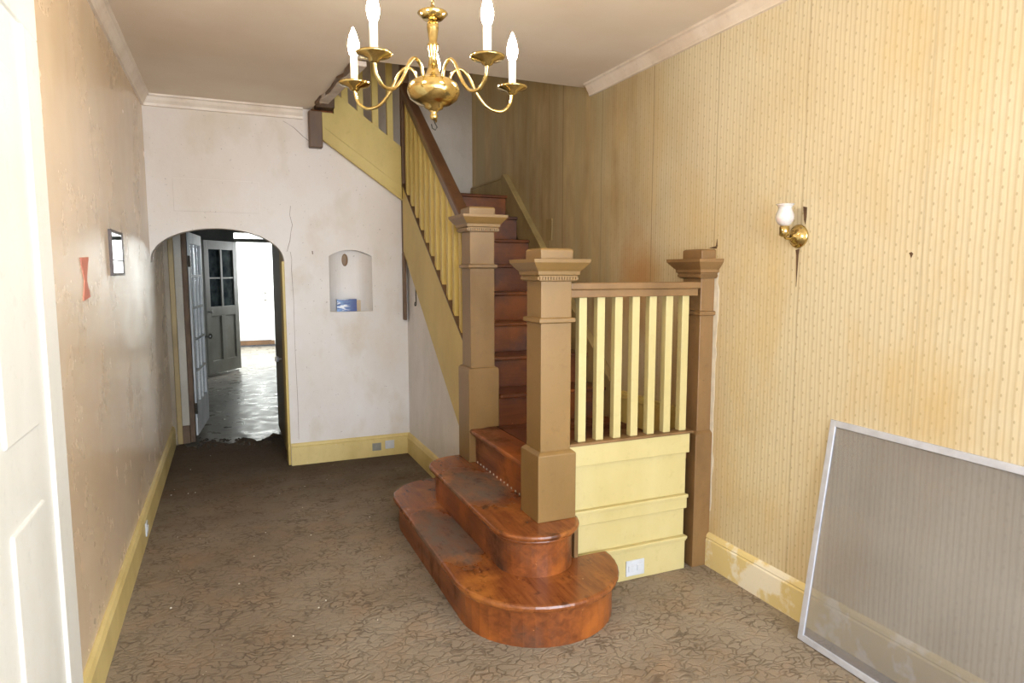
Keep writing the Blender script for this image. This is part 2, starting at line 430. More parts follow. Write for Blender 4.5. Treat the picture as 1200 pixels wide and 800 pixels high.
# ---------------------------------------------------------------- the room shell
# carpet with a ragged torn edge at the hall doorway
edge = []
for i in range(25):
    x = 0.40 - 0.90 * i / 24
    edge.append((x, 6.22 + 0.10 * math.sin(i * 0.9) + rnd.uniform(-0.05, 0.05) + 0.12 * (1 - i / 24)))
pts = [(-0.62, YF), (XR + 0.1, YF), (XR + 0.1, 6.2), (0.40, 6.2)] + edge + [(-0.62, 6.25)]
struct(MB().prism(pts, 2, -0.03, 0.0), 'floor', 'carpet')
struct(MB().box(-2.0, 2.34, 6.0, 14.9, -0.06, -0.031), 'floor', 'lino')

# left wall
struct(MB().box(XL - 0.12, XL, YF, 6.42, 0, ZC), 'wall_left', 'wall_left')
# right wall with stairwell height
wr = struct(MB().box(XR, XR + 0.12, -0.1, 6.25, 0, 5.3).box(XR, XR + 0.12, YF, -1.7, 0, 3).box(XR, XR + 0.12, -1.7, -0.1, 0, 0.65).box(XR, XR + 0.12, -1.7, -0.1, 2.4, 3),
            'wall_right', 'wallpaper')
w3 = struct(MB().box(XR - 0.02, XR + 0.1, -1.7, -1.65, 0.65, 2.4).box(XR - 0.02, XR + 0.1, -0.15, -0.1, 0.65, 2.4)
            .box(XR - 0.02, XR + 0.1, -1.65, -0.15, 2.35, 2.4).box(XR - 0.04, XR + 0.1, -1.65, -0.15, 0.65, 0.70), 'window_3', 'whitepaint')  # unseen window opening added to let the side fill in
# back wall: arch on the left, niche in the middle, raked top under the upper flight
def arch_pts():
    p = []
    for k in range(33):
        a = PI * k / 32
        u = math.cos(a)
        zz = 1.575 + 0.245 * (abs(math.sin(a)) ** 0.92)
        p.append((-0.053 + 0.447 * -u, zz))
    return p
T = 0.13
wb = MB()
outl = [(XL, 0)] if False else []
ap = arch_pts()
poly = [(XL, ZC), (XL, 1.575)] + ap[1:] + [(0.394, 0), (0.722, 0), (0.722, ZC - 0.0)]
poly = [(XL, ZC), (XL, 1.575)] + ap[1:] + [(0.394, 0), (0.62, 0), (0.62, ZC)]
wb.prism(poly, 1, YB, YB + T)
def top(x): return 2.10 + (1.33 - x) * 0.705
wb.prism([(0.62, 0), (0.722, 0), (0.722, top(0.722)), (0.62, top(0.62))], 1, YB, YB + T)
N0, N1, NZ, NS, NT_ = 0.722, 1.055, 1.192, 1.628, 1.678
wb.prism([(N0, 0), (N1, 0), (N1, NZ), (N0, NZ)], 1, YB, YB + T)
arc = [(N0 + (N1 - N0) * k / 12, NS + (NT_ - NS) * (1 - ((k - 6) / 6) ** 2)) for k in range(13)]
wb.prism([(N1, top(N1)), (N0, top(N0))] + arc, 1, YB, YB + T)
wb.prism([(N1, 0), (1.36, 0), (1.36, top(1.36)), (N1, top(N1))], 1, YB, YB + T)
bw = struct(wb, 'wall_back', 'wall_back')
# curved hollow of the niche
nb = MB(); rows = []
for k in range(17):
    u = -1 + k / 8
    rows.append((0.5 * (N0 + N1) + u * 0.5 * (N1 - N0), YB + 0.02 + 0.095 * (1 - abs(u) ** 3)))
nb.prism(rows + [(N1, YB + T + 0.01), (N0, YB + T + 0.01)], 2, NZ - 0.0, 1.70)
o = nb.build('niche_back', 'wall_back', bw, smooth=False)
# faint painted-over hatch above the arch
MB().box(-0.335, 0.235, YB - 0.003, YB + 0.01, 1.935, 2.165).build('painted_over_hatch', 'wall_back', bw, bevel=0.002)

def crack(pts, w=0.0022):
    L = [(x - w * (0.4 + rnd.random()), z) for x, z in pts]; R_ = [(x + w * (0.4 + rnd.random()), z) for x, z in pts][::-1]
    MB().prism(L + R_, 1, YB - 0.0008, YB + 0.001).build('plaster_crack', 'cracks', bw)
crack([(0.452, 2.0), (0.445, 1.93), (0.462, 1.86), (0.448, 1.80), (0.440, 1.74), (0.425, 1.69), (0.418, 1.66)])
crack([(0.405, 1.66), (0.44, 1.655), (0.448, 1.60), (0.444, 1.52), (0.452, 1.3), (0.450, 0.9), (0.456, 0.5), (0.455, 0.2)], 0.0015)
crack([(0.42, 2.62), (0.46, 2.60), (0.50, 2.575), (0.56, 2.52), (0.60, 2.49)], 0.003)
crack([(0.60, 1.665), (0.604, 1.64)], 0.004)
# understair wall (white), raked top
def sb(y): return 0.594 + 0.835 * (y - 3.93)
sw = MB().prism([(3.66, 0), (YB, 0), (YB, sb(YB) + 0.2), (3.66, sb(3.66) + 0.2)], 0, 1.34, 1.36)
struct(sw, 'wall_understair', 'white_side')
# stairwell back wall, upper walls
struct(MB().box(0.52, XR, 6.13, 6.25, 0, 5.3), 'wall_stairwell', 'well_wall')
struct(MB().box(-0.62, 0.52, 6.13, 6.25, 2.92, 5.3), 'wall_upper_back', 'well_wall')
struct(MB().box(-0.62, -0.50, 3.83, 6.13, 2.92, 5.3), 'wall_upper_left', 'well_wall')
struct(MB().box(-0.62, XR, 3.83, 3.95, 2.92, 5.3), 'wall_upper_front', 'well_wall')
struct(MB().box(-0.62, XR, 3.83, 6.25, 5.3, 5.4), 'ceiling', 'ceiling')
# main ceiling with the stair opening cut out (slab = upper floor)
struct(MB().prism([(XL - 0.1, YF), (XR, YF), (XR, 3.95), (0.74, 3.95), (0.62, YB), (0.62, 6.13), (XL - 0.1, 6.13)], 2, ZC, 2.92),
       'ceiling', 'ceiling')
# front wall with two windows
fw = MB()
fw.box(XL - 0.12, XR + 0.12, YF - 0.12, YF, 0, 0.65).box(XL - 0.12, XR + 0.12, YF - 0.12, YF, 2.45, ZC)
for a, b in ((XL - 0.12, -0.35), (0.82, 0.98), (2.15, XR + 0.12)): fw.box(a, b, YF - 0.12, YF, 0.65, 2.45)
struct(fw, 'wall_front', 'wall_back')
for i, (a, b) in enumerate(((-0.35, 0.82), (0.98, 2.15))):
    w = struct(MB().box(a, a + 0.05, YF - 0.1, YF + 0.02, 0.65, 2.45).box(b - 0.05, b, YF - 0.1, YF + 0.02, 0.65, 2.45)
               .box(a, b, YF - 0.1, YF + 0.02, 2.40, 2.45).box(a, b, YF - 0.1, YF + 0.04, 0.65, 0.70), 'window_%d' % (i + 1), 'whitepaint')
    MB().box(a + 0.05, b - 0.05, YF - 0.07, YF - 0.03, 1.52, 1.57).build('sash_rail', 'whitepaint', w)

# crown mouldings
prof = [(0, 0), (0.052, 0), (0.052, -0.012), (0.040, -0.018), (0.030, -0.038), (0.016, -0.058), (0.012, -0.075), (0, -0.078)]
struct(MB().prism([(XL + a, ZC + b) for a, b in prof], 1, YF, YB), 'trim_1', 'crown', label='cream crown moulding along the left wall')
struct(MB().prism([(XR - a, ZC + b) for a, b in prof], 1, YF, 3.86), 'trim_2', 'crown', label='chipped cream crown moulding along the papered wall')
struct(MB().prism([(YB - a, ZC + b) for a, b in prof], 0, XL + 0.01, 0.56), 'trim_3', 'crown')
# jagged trim along the ceiling opening
tp = []
for k in range(15):
    s = k / 14
    tp.append((0.735 - 0.105 * s + rnd.uniform(-0.016, 0.010) + (-0.02 if k in (4, 5, 10) else 0), 3.97 + 1.22 * s))
struct(MB().prism(tp[:12] + [(0.705, 4.93), (0.79, 3.97)], 2, 2.69, ZC), 'trim_4', 'plaster_raw', bevel=0.004,
       label='broken plaster edge trim beside the stair opening')
tb = []
for k in range(15):
    s = k / 14
    tb.append((0.722 - 0.105 * s + rnd.uniform(-0.022, 0.004), 3.99 + 1.2 * s))
struct(MB().prism(tb[:13] + [(0.66, 5.01), (0.76, 3.99)], 2, 2.70, ZC - 0.001), 'trim_5', 'darkbrown')

# baseboards
def basebd(name, mat, axis, a, b, face, sgn, h=0.172, th=0.022, **kw):
    p = [(0, 0), (th, 0), (th, h * 0.80), (th * 0.75, h * 0.84), (th * 0.95, h * 0.88), (th * 0.7, h * 0.95), (th * 0.2, h), (0, h)]
    if axis == 1: return struct(MB().prism([(face + sgn * u, z) for u, z in p], 1, a, b), name, mat, **kw)
    return struct(MB().prism([(face + sgn * u, z) for u, z in p], 0, a, b), name, mat, **kw)
basebd('baseboard_left', 'base', 1, 2.335, 6.3, XL, 1)
basebd('baseboard_right', 'basescuffed', 1, YF, 2.59, XR, -1)
basebd('baseboard_back', 'base', 0, 0.396, 1.34, YB, -1)
basebd('baseboard_understair', 'base', 1, 3.9, 5.26, 1.34, -1)
basebd('baseboard_landing', 'skirt', 1, 5.28, 6.13, XR, -1, 0.18).location = (0, 0, 2.147)
basebd('baseboard_stairwell', 'darkbrown', 0, 1.36, 2.195, 6.13, -1, 0.12).location = (0, 0, 2.147)

# white door and casing at the near left
d = struct(MB().box(XL, XL + 0.03, 2.16, 2.31, 0.14, 2.15), 'trim_6', 'whitepaint', bevel=0.004, label='white door casing at the left edge')
MB().box(XL, XL + 0.042, 2.13, 2.335, 0, 0.14).build('plinth_block', 'whitepaint', d, bevel=0.003)
MB().box(XL, XL + 0.03, 1.22, 2.31, 2.15, 2.27).build('head_casing', 'whitepaint', d, bevel=0.003)
d = struct(MB().box(XL, XL + 0.02, 1.30, 2.16, 0.01, 2.15), 'door_4', 'whitepaint')
for z0, z1 in ((0.2, 0.9), (1.1, 2.0)):
    for y0, y1 in ((1.40, 1.68), (1.77, 2.05)):
        MB().box(XL + 0.012, XL + 0.027, y0, y1, z0, z1).build('panel', 'whitepaint', d, bevel=0.006)

# ---------------------------------------------------------------- hall beyond the arch
hj = struct(MB().box(0.394, 0.46, YB + T, 5.80, 0, 2.3), 'trim_7', 'ochre', label='yellow jamb inside the arch')
MB().box(0.374, 0.394, YB + 0.005, YB + 0.16, 0, 1.585).build('jamb_board', 'ochre', hj, bevel=0.003)
d5 = struct(MB().box(0.394, 0.44, 5.81, 6.75, 0.0, 2.0), 'door_5', 'closet', label='dark olive closet door edge right of the hall')
k = MB().lathe([(0.008, 0), (0.008, 0.02), (0.022, 0.028), (0.027, 0.042), (0.018, 0.055), (0.002, 0.058)], (0, 0, 0), 14,
               Matrix.Rotation(-PI / 2, 3, 'Y')).build('door_knob', 'plastic', d5, smooth=True, label='white door knob')
k.location = (0.394, 5.93, 0.76)
struct(MB().box(0.394, 0.44, 5.28 + T, 6.75, 2.0, 2.6), 'wall_hall_right', 'greywall')
struct(MB().box(XL, 0.62, 6.42, 6.52, 1.885, 2.72), 'wall_hall_header', 'greywall')
cs = struct(MB().box(XL, -0.465, 6.30, 6.50, 0, 1.885), 'trim_8', 'hallwall')
MB().box(-0.465, -0.425, 6.32, 6.50, 0, 1.885).build('casing_board', 'skirt', cs, bevel=0.004, label='yellow casing board')
MB().box(-0.425, -0.365, 6.335, 6.50, 0.16, 1.885).build('casing_board', 'halljamb', cs, bevel=0.004, label='pale casing board')
MB().box(-0.365, -0.325, 6.35, 6.50, 0.0, 1.885).build('casing_board', 'rust', cs, bevel=0.006, label='bare stripped casing board')
MB().box(-0.43, -0.366, 6.33, 6.50, 0.0, 0.16).build('plinth_block', 'rust', cs, bevel=0.004)
# french door standing open
def local(o, x, y, rz): o.location = (x, y, 0); o.rotation_euler = (0, 0, rz)
def french():
    Wd, H, th = 0.78, 1.86, 0.035
    fr = MB().box(0, 0.085, 0, th, 0.02, H).box(Wd - 0.085, Wd, 0, th, 0.02, H).box(0.085, Wd - 0.085, 0, th, H - 0.10, H)
    o = fr.build('door_1', 'frenchwhite', bevel=0.002); o['kind'] = 'structure'
    o['label'] = 'white glazed hall door standing open'
    MB().box(0.085, Wd - 0.085, 0.0, th, 0.02, 0.30).build('kick_panel', 'frenchwhite', o)
    x0, x1, z0, z1 = 0.085, Wd - 0.085, 0.30, H - 0.10
    for i in range(1, 3):
        x = x0 + (x1 - x0) * i / 3
        MB().box(x - 0.010, x + 0.010, 0.004, th - 0.004, z0, z1).build('muntin', 'frenchwhite', o)
    for j in range(1, 5):
        z = z0 + (z1 - z0) * j / 5
        MB().box(x0, x1, 0.002, th - 0.002, z - 0.011, z + 0.011).build('muntin', 'frenchwhite', o)
    for i in range(3):
        for j in range(5):
            a = x0 + (x1 - x0) * i / 3 + 0.0105; b = x0 + (x1 - x0) * (i + 1) / 3 - 0.0105
            c = z0 + (z1 - z0) * j / 5 + 0.0115; e = z0 + (z1 - z0) * (j + 1) / 5 - 0.0115
            MB().box(a, b, th / 2 - 0.002, th / 2 + 0.002, c, e).build('pane', 'glass', o)
    kn = MB().lathe([(0.009, 0), (0.009, 0.03), (0.026, 0.042), (0.028, 0.056), (0.014, 0.068), (0.002, 0.069)], (0, 0, 0), 14,
                    Matrix.Rotation(PI / 2, 3, 'X')).build('door_knob', 'metal', o, smooth=True, label='nickel door knob')
    kn.location = (Wd - 0.045, 0, 0.86)
    MB().box(-0.008, 0.0, -0.006, 0.03, 0.22, 0.32).build('hinge', 'darkmetal', o)
    MB().box(-0.008, 0.0, -0.006, 0.03, 1.55, 1.65).build('hinge', 'darkmetal', o)
    return o
fd = french(); local(fd, -0.312, 6.53, math.radians(84.5))
# middle room shell
struct(MB().box(-2.0, -1.9, 6.5, 11.3, 0, 2.6), 'wall_middle_left', 'greywall')
struct(MB().box(1.3, 1.4, 6.5, 11.3, 0, 2.6), 'wall_middle_right', 'greywall')
struct(MB().box(-2.0, XL - 0.0, 6.42, 6.52, 0, 2.6).box(0.44, 1.4, 6.42, 6.52, 0, 2.6), 'wall_middle_front', 'greywall')
struct(MB().box(-2.0, 1.6, 6.52, 14.9, 2.6, 2.7), 'ceiling', 'greywall')
struct(MB().box(-2.0, 0.10, 11.2, 11.32, 0, 2.6).box(0.80, 1.6, 11.2, 11.32, 0, 2.6).box(0.10, 0.80, 11.2, 11.32, 2.12, 2.6),
       'wall_middle_back', 'greywall')
struct(MB().box(0.10, 0.80, 11.22, 11.30, 1.975, 2.03), 'trim_9', 'greydoor')
# back room, white
struct(MB().box(-0.6, 0.0, 14.6, 14.7, 0, 2.6).box(0.84, 1.6, 14.6, 14.7, 0, 2.6).box(0.0, 0.84, 14.6, 14.7, 2.04, 2.6),
       'wall_back_room', 'whitepaint')
struct(MB().box(-0.7, -0.6, 11.32, 14.7, 0, 2.6), 'wall_back_room_left', 'whitepaint')
struct(MB().box(1.5, 1.6, 11.32, 14.7, 0, 2.6), 'wall_back_room_right', 'whitepaint')
d3 = struct(MB().box(0.0, 0.81, 14.6, 14.64, 0.10, 2.04), 'door_3', 'whitepaint', label='bright white door at the far end')
MB().box(0.0, 0.84, 14.57, 14.64, 0, 0.09).build('threshold', 'darkbrown', d3)
MB().box(0.78, 0.85, 14.58, 14.62, 0, 2.1).build('jamb', 'whitepaint', d3, bevel=0.004)
for z in (0.94, 1.09):
    q = MB().lathe([(0.03, 0), (0.03, 0.012), (0.014, 0.02), (0.025, 0.045), (0.012, 0.06)], (0, 0, 0), 12,
                   Matrix.Rotation(PI / 2, 3, 'X')).build('door_knob', 'metal', d3, smooth=True)
    q.location = (0.70, 14.6, z)
# grey half-glazed door, open
def greydoor():
    Wd, H, th = 0.76, 1.97, 0.04
    o = MB().box(0, 0.10, 0, th, 0.01, H).box(Wd - 0.10, Wd, 0, th, 0.01, H).box(0.1, Wd - 0.1, 0, th, H - 0.13, H) \
        .box(0.1, Wd - 0.1, 0, th, 0.86, 1.0).box(0.1, Wd - 0.1, 0, th, 0.01, 0.2).box(Wd / 2 - 0.045, Wd / 2 + 0.045, 0, th, 0.2, 0.86) \
        .build('door_2', 'greydoor', bevel=0.003)
    o['kind'] = 'structure'; o['label'] = 'grey panelled door with four dark panes'
    for a, b in ((0.1, Wd / 2 - 0.045), (Wd / 2 + 0.045, Wd - 0.1)):
        MB().box(a, b, 0.012, th - 0.012, 0.2, 0.86).build('panel', 'greydoor', o)
    MB().box(Wd / 2 - 0.02, Wd / 2 + 0.02, 0, th, 1.0, H - 0.13).build('muntin', 'greydoor', o)
    MB().box(0.1, Wd / 2 - 0.021, 0.004, th - 0.004, 1.41, 1.43).build('muntin', 'greydoor', o)
    MB().box(Wd / 2 + 0.021, Wd - 0.1, 0.004, th - 0.004, 1.41, 1.43).build('muntin', 'greydoor', o)
    for a, b in ((0.1, Wd / 2 - 0.02), (Wd / 2 + 0.02, Wd - 0.1)):
        for c, e in ((1.0, 1.41), (1.43, H - 0.13)):
            MB().box(a, b, th / 2 - 0.002, th / 2 + 0.002, c, e).build('pane', 'darkglass', o)
    q = MB().lathe([(0.012, 0), (0.01, 0.03), (0.028, 0.045), (0.012, 0.06)], (0, 0, 0), 12,
                   Matrix.Rotation(PI / 2, 3, 'X')).build('door_knob', 'metal', o, smooth=True)
    q.location = (0.05, 0, 0.93)
    return o
gd = greydoor(); local(gd, -0.312, 10.48, math.atan2(0.62, 0.448))

# ---------------------------------------------------------------- the staircase
ST = thing('staircase', (1.3, 3.2, 0), 'worn reddish wooden staircase with curved bottom steps, tan newel posts and yellow balusters', 'staircase')
Z = [0, 0.19, 0.385, 0.585]
def dshape(xl, yn, cx, cy, r, xr, yfar, rf, xwall):
    """bullnose step outline: rounded near end, straight left side, rounded far corner into the wall"""
    p = []
    a1 = math.acos(max(-1, min(1, (xr - cx) / r)))
    # near arc from the panel face to the left side
    n = 22
    a0 = math.asin(max(-1, min(1, (yn - cy) / r))) if abs(yn - cy) < r else 0
    start = a0
    for k in range(n + 1):
        a = start - (start + PI) * k / n
        p.append((cx + r * math.cos(a), cy + r * math.sin(a)))
    for k in range(11):
        a = PI - (PI / 2) * k / 10
        p.append((xl + rf + rf * math.cos(a), yfar - rf + rf * math.sin(a) * 1.0))
    p.append((xwall, yfar)); p.append((xwall, yn))
    return p
# the lowest step
o1 = dshape(0.835, 2.575, 1.215, 2.57, 0.38, 1.6, 3.97, 0.30, 1.335)
i1 = dshape(0.865, 2.575, 1.215, 2.57, 0.35, 1.6, 3.94, 0.28, 1.335)
def tread_mesh(outer, z, th=0.032):
    mb = MB(); mb.prism(outer, 2, z - th, z); return mb
tread_mesh(o1, Z[1]).build('tread', 'tread1', ST, bevel=0.012, label='wide curved lowest tread, trodden grey')
MB().prism(i1, 2, 0, Z[1] - 0.033).build('riser', 'riser', ST, label='curved lowest riser')
o2 = dshape(1.022, 2.583, 1.230, 2.610, 0.208, 1.42, 3.76, 0.20, 1.335)
i2 = dshape(1.055, 2.583, 1.230, 2.610, 0.175, 1.40, 3.73, 0.18, 1.335)
m2 = dshape(1.040, 2.583, 1.230, 2.610, 0.190, 1.41, 3.745, 0.19, 1.335)
tread_mesh(o2, Z[2], 0.026).build('tread', 'tread2', ST, bevel=0.010, label='curved second tread, trodden grey')
MB().prism(m2, 2, Z[2] - 0.045, Z[2] - 0.027).build('scotia_moulding', 'riser', ST, bevel=0.007)
MB().prism(i2, 2, Z[1], Z[2] - 0.045).build('riser', 'riser', ST, label='curved second riser')
MB().box(1.412, 1.432, 2.553, 2.588, Z[1], Z[2] - 0.028).build('end_block', 'tan_old', ST)
# third step and landing between the newels
MB().box(1.30, 1.325, 2.70, 3.59, Z[2], Z[3] - 0.028).build('riser', 'riser', ST)
nail = MB()
for k in range(15):
    y = 2.82 + k * 0.05 + rnd.uniform(-0.006, 0.006)
    nail.box(1.297, 1.3005, y, y + 0.008, Z[2] + 0.004, Z[2] + 0.013)
nail.build('carpet_tack_remnants', 'torn', ST, kind='stuff')
MB().box(1.265, 1.44, 2.735, 3.585, Z[3] - 0.028, Z[3]).build('tread', 'tread', ST, bevel=0.010)
MB().box(1.4415, 2.195, 2.655, 3.60, Z[3] - 0.028, Z[3] - 0.001).build('landing_board', 'treadx', ST, bevel=0.002)
# straight flight
for n in range(4, 12):
    yn = 5.16 - 0.232 * (11 - n); z = 0.585 + (n - 3) * 0.195
    xa = 1.452 if n == 4 else 1.335
    MB().box(xa, 2.175, yn + 0.028, yn + 0.046, z - 0.195, z - 0.026).build('riser', 'riserx', ST)
    if n < 11:
        MB().box(xa, 2.175, yn, yn + 0.232 + 0.03, z - 0.026, z).build('tread', 'treadx', ST, bevel=0.009)
    else:
        MB().box(1.335, 2.195, yn, 6.13, z - 0.026, z).build('landing_board', 'treadx', ST, bevel=0.009)
# risers of the upper flight, turned to the left
for n in range(4):
    x = 1.33 - 0.237 * n; z = 2.145 + 0.194 * (n + 1)
    MB().box(x - 0.018, x, 5.30, 6.12, z - 0.194, z - 0.026).build('riser', 'riser', ST)
    if n < 3: MB().box(x - 0.26, x + 0.025, 5.285, 6.12, z - 0.026, z).build('tread', 'tread', ST, bevel=0.009)
# wall skirt beside the flight
def sk(y): return 1.707 + 0.8596 * (y - 4.509)
MB().prism([(3.42, 0.585), (3.57, 0.585), (5.30, 2.10), (5.30, 2.325), (5.235, sk(5.235)), (3.42, sk(3.42))], 0, XR - 0.042, XR - 0.001) \
    .build('skirt_board', 'skirt', ST, bevel=0.003, label='grimy yellow skirt board up the papered wall')
MB().prism([(3.42, sk(3.42)), (5.235, sk(5.235)), (5.235, sk(5.235) - 0.028), (3.42, sk(3.42) - 0.028)], 0, XR - 0.052, XR - 0.0425) \
    .build('skirt_moulding', 'skirt', ST, bevel=0.003)
MB().prism([(2.74, 0.585), (3.419, 0.585), (3.419, 0.775), (2.74, 0.775)], 0, XR - 0.03, XR - 0.001).build('skirt_board', 'ochre', ST, bevel=0.003)
MB().box(XR - 0.04, XR - 0.0305, 2.74, 3.419, 0.735, 0.76).build('skirt_moulding', 'ochre', ST, bevel=0.004)
# outer stringer of the lower flight
def stt(y): return 1.12 + 0.765 * (y - 3.816)
MB().prism([(3.70, sb(3.70)), (5.215, sb(5.215)), (5.215, stt(5.215)), (3.70, stt(3.70))], 0, 1.298, 1.335) \
    .build('stringer', 'ochre', ST, bevel=0.002)
MB().prism([(3.72, stt(3.72)), (5.215, stt(5.215)), (5.215, stt(5.215) + 0.012), (3.72, stt(3.72) + 0.012)], 0, 1.295, 1.36) \
    .build('stringer_cap', 'darkbrown', ST)
def rl(y): return 1.953 + 0.785 * (y - 3.922)
b0 = None
for i in range(11):
    y = 3.835 + 0.1265 * i
    MB().prism([(y - 0.021, stt(y - 0.021) + 0.012), (y + 0.021, stt(y + 0.021) + 0.012), (y + 0.021, rl(y + 0.021) - 0.10), (y - 0.021, rl(y - 0.021) - 0.10)],
               0, 1.303, 1.341).build('baluster', 'ochre', ST)
MB().prism([(3.70, rl(3.70) - 0.10), (5.22, rl(5.22) - 0.10), (5.22, rl(5.22) - 0.03), (3.70, rl(3.70) - 0.03)], 0, 1.300, 1.346) \
    .build('under_rail', 'rail', ST, bevel=0.006)
MB().prism([(3.70, rl(3.70) - 0.03), (5.22, rl(5.22) - 0.03), (5.22, rl(5.22) + 0.012), (3.70, rl(3.70) + 0.012)], 0, 1.285, 1.361) \
    .build('handrail', 'rail', ST, bevel=0.012, label='dark brown sloping handrail')
# hanging corner post
MB().box(1.30, 1.365, 5.218, 5.275, 1.66, 3.7).box(1.298, 1.322, 5.22, 5.272, 1.115, 1.66).build('corner_post', 'darkbrown', ST, bevel=0.006, label='dark chipped post hanging at the inner corner')
# upper flight stringer, facing the room
MB().prism([(1.298, 2.082), (0.695, 2.505), (0.695, 2.70), (0.784, 2.70), (0.784, 2.864), (1.298, 2.492)], 1, 5.235, 5.279) \
    .build('stringer', 'ochre', ST, bevel=0.002)
MB().prism([(1.298, 2.082), (0.695, 2.505), (0.695, 2.60), (1.298, 2.178)], 1, 5.226, 5.2345) \
    .build('stringer_moulding', 'ochre', ST, bevel=0.004)
MB().prism([(1.298, 2.070), (0.695, 2.493), (0.695, 2.508), (1.298, 2.085)], 1, 5.218, 5.235) \
    .build('stringer_moulding', 'ochre', ST, bevel=0.004)
def ust(x): return 2.492 + (1.298 - x) * 0.7237
for x in (0.87, 0.985, 1.10, 1.215):
    MB().prism([(x - 0.023, ust(x - 0.023) - 0.002), (x + 0.023, ust(x + 0.023) - 0.002), (x + 0.023, ust(x) + 0.72), (x - 0.023, ust(x) + 0.75)], 1, 5.240, 5.275) \
        .build('baluster', 'ochre', ST)
MB().prism([(1.298, ust(1.298) + 0.70), (0.64, ust(0.64) + 0.70), (0.64, ust(0.64) + 0.78), (1.298, ust(1.298) + 0.78)], 1, 5.225, 5.29) \
    .build('handrail', 'rail', ST, bevel=0.01)
MB().box(0.598, 0.694, 5.20, 5.279, 2.434, 2.70).build('drop_post', 'darkbrown', ST, bevel=0.006, label='grey brown square post end under the ceiling')
MB().box(0.645, 0.783, 5.17, 5.279, 2.722, 2.87).build('drop_post', 'rust', ST, bevel=0.006, label='reddish brown block at the floor edge')

# newel posts
def newel(cx, cy, zb, zp, zt, label, hw=0.075, pw=0.095, hx=None, mat='tan', notch=None):
    """hx: half width in x when the post is sunk in the wall (only the visible part is built)"""
    zr = zt - 0.315 if zt < 1.7 else zt - 0.34
    def rings(L):
        mb = MB()
        if hx is None: return mb.frustum(cx, cy, L)
        mb2 = MB()
        R = []
        for z, a, b in L:
            x0 = cx - a; x1 = XR - 0.001
            R.append([mb2.bm.verts.new(p) for p in ((x0, cy - b, z), (x1, cy - b, z), (x1, cy + b, z), (x0, cy + b, z))])
        mb2.bm.faces.new(R[0][::-1]); mb2.bm.faces.new(R[-1])
        for p, q in zip(R, R[1:]):
            for i in range(4): mb2.bm.faces.new((p[i], p[(i + 1) % 4], q[(i + 1) % 4], q[i]))
        return mb2
    shaft = rings([(zp - 0.02, hw, hw), (zt - 0.05, hw, hw)])
    o = shaft.build('newel_post', mat, ST, bevel=0.003, label=label)
    if notch:
        x1 = notch
        mb = MB().box(cx - pw, x1, cy - pw, cy + pw, zb, Z[3] - 0.03).frustum(cx, cy, [(Z[3] - 0.0, pw, pw), (zp - 0.012, pw, pw), (zp, pw - 0.014, pw - 0.014)])
        mb = MB().prism([(cx - pw, zb), (x1, zb), (x1, Z[3] + 0.002), (cx + pw, Z[3] + 0.002), (cx + pw, zp - 0.012), (cx + pw - 0.012, zp), (cx - pw + 0.012, zp), (cx - pw, zp - 0.012)],
                        1, cy - pw, cy + pw)
        mb.build('plinth', mat, o, bevel=0.004)
    else:
        rings([(zb, pw, pw), (zp - 0.014, pw, pw), (zp, pw - 0.016, pw - 0.016)]).build('plinth', mat, o, bevel=0.003)
    rings([(zr - 0.014, hw + 0.001, hw + 0.001), (zr - 0.008, hw + 0.013, hw + 0.013), (zr + 0.008, hw + 0.013, hw + 0.013), (zr + 0.012, hw + 0.001, hw + 0.001)]) \
        .build('collar', mat, o)
    c0 = zt - 0.145
    rings([(c0, hw + 0.001, hw + 0.001), (c0 + 0.004, hw + 0.016, hw + 0.016), (c0 + 0.026, hw + 0.018, hw + 0.018), (c0 + 0.030, hw + 0.026, hw + 0.026),
           (c0 + 0.045, hw + 0.028, hw + 0.028), (c0 + 0.055, hw + 0.038, hw + 0.038), (c0 + 0.082, hw + 0.060, hw + 0.060),
           (c0 + 0.097, hw + 0.062, hw + 0.062)]).build('cap_moulding', mat, o)
    rings([(c0 + 0.097, hw + 0.004, hw + 0.004), (zt - 0.006, hw + 0.004, hw + 0.004), (zt, hw - 0.004, hw - 0.004)]).build('cap', mat, o, bevel=0.003)
    # row of beads beneath the cap
    bd = MB(); r = 0.005
    w = hw + 0.018
    nb_ = 14
    xr = (cx + w) if hx is None else XR - 0.006
    for k in range(nb_):
        x = (cx - w) + (xr - cx + w) * (k + 0.5) / nb_
        bd.box(x - r, x + r, cy - w - 0.006, cy - w + 0.002, c0 + 0.008, c0 + 0.020)
        y = (cy - w) + 2 * w * (k + 0.5) / nb_
        bd.box(cx - w - 0.006, cx - w + 0.002, y - r, y + r, c0 + 0.008, c0 + 0.020)
        if hx is None: bd.box(cx + w - 0.002, cx + w + 0.006, y - r, y + r, c0 + 0.008, c0 + 0.020)
    bd.build('bead_row', mat, o)
    return o
newel(1.32, 2.645, Z[2] + 0.0, 0.703, 1.606, 'foremost tan newel post standing on the second tread')
newel(1.355, 3.655, Z[2] + 0.0, 0.945, 1.877, 'tan newel post at the foot of the sloping handrail', notch=1.36)
nC = newel(2.205, 2.675, 0.0, 0.706, 1.615, 'chipped tan half newel post against the papered wall', hx=1, mat='tan_old', pw=0.088, hw=0.07)

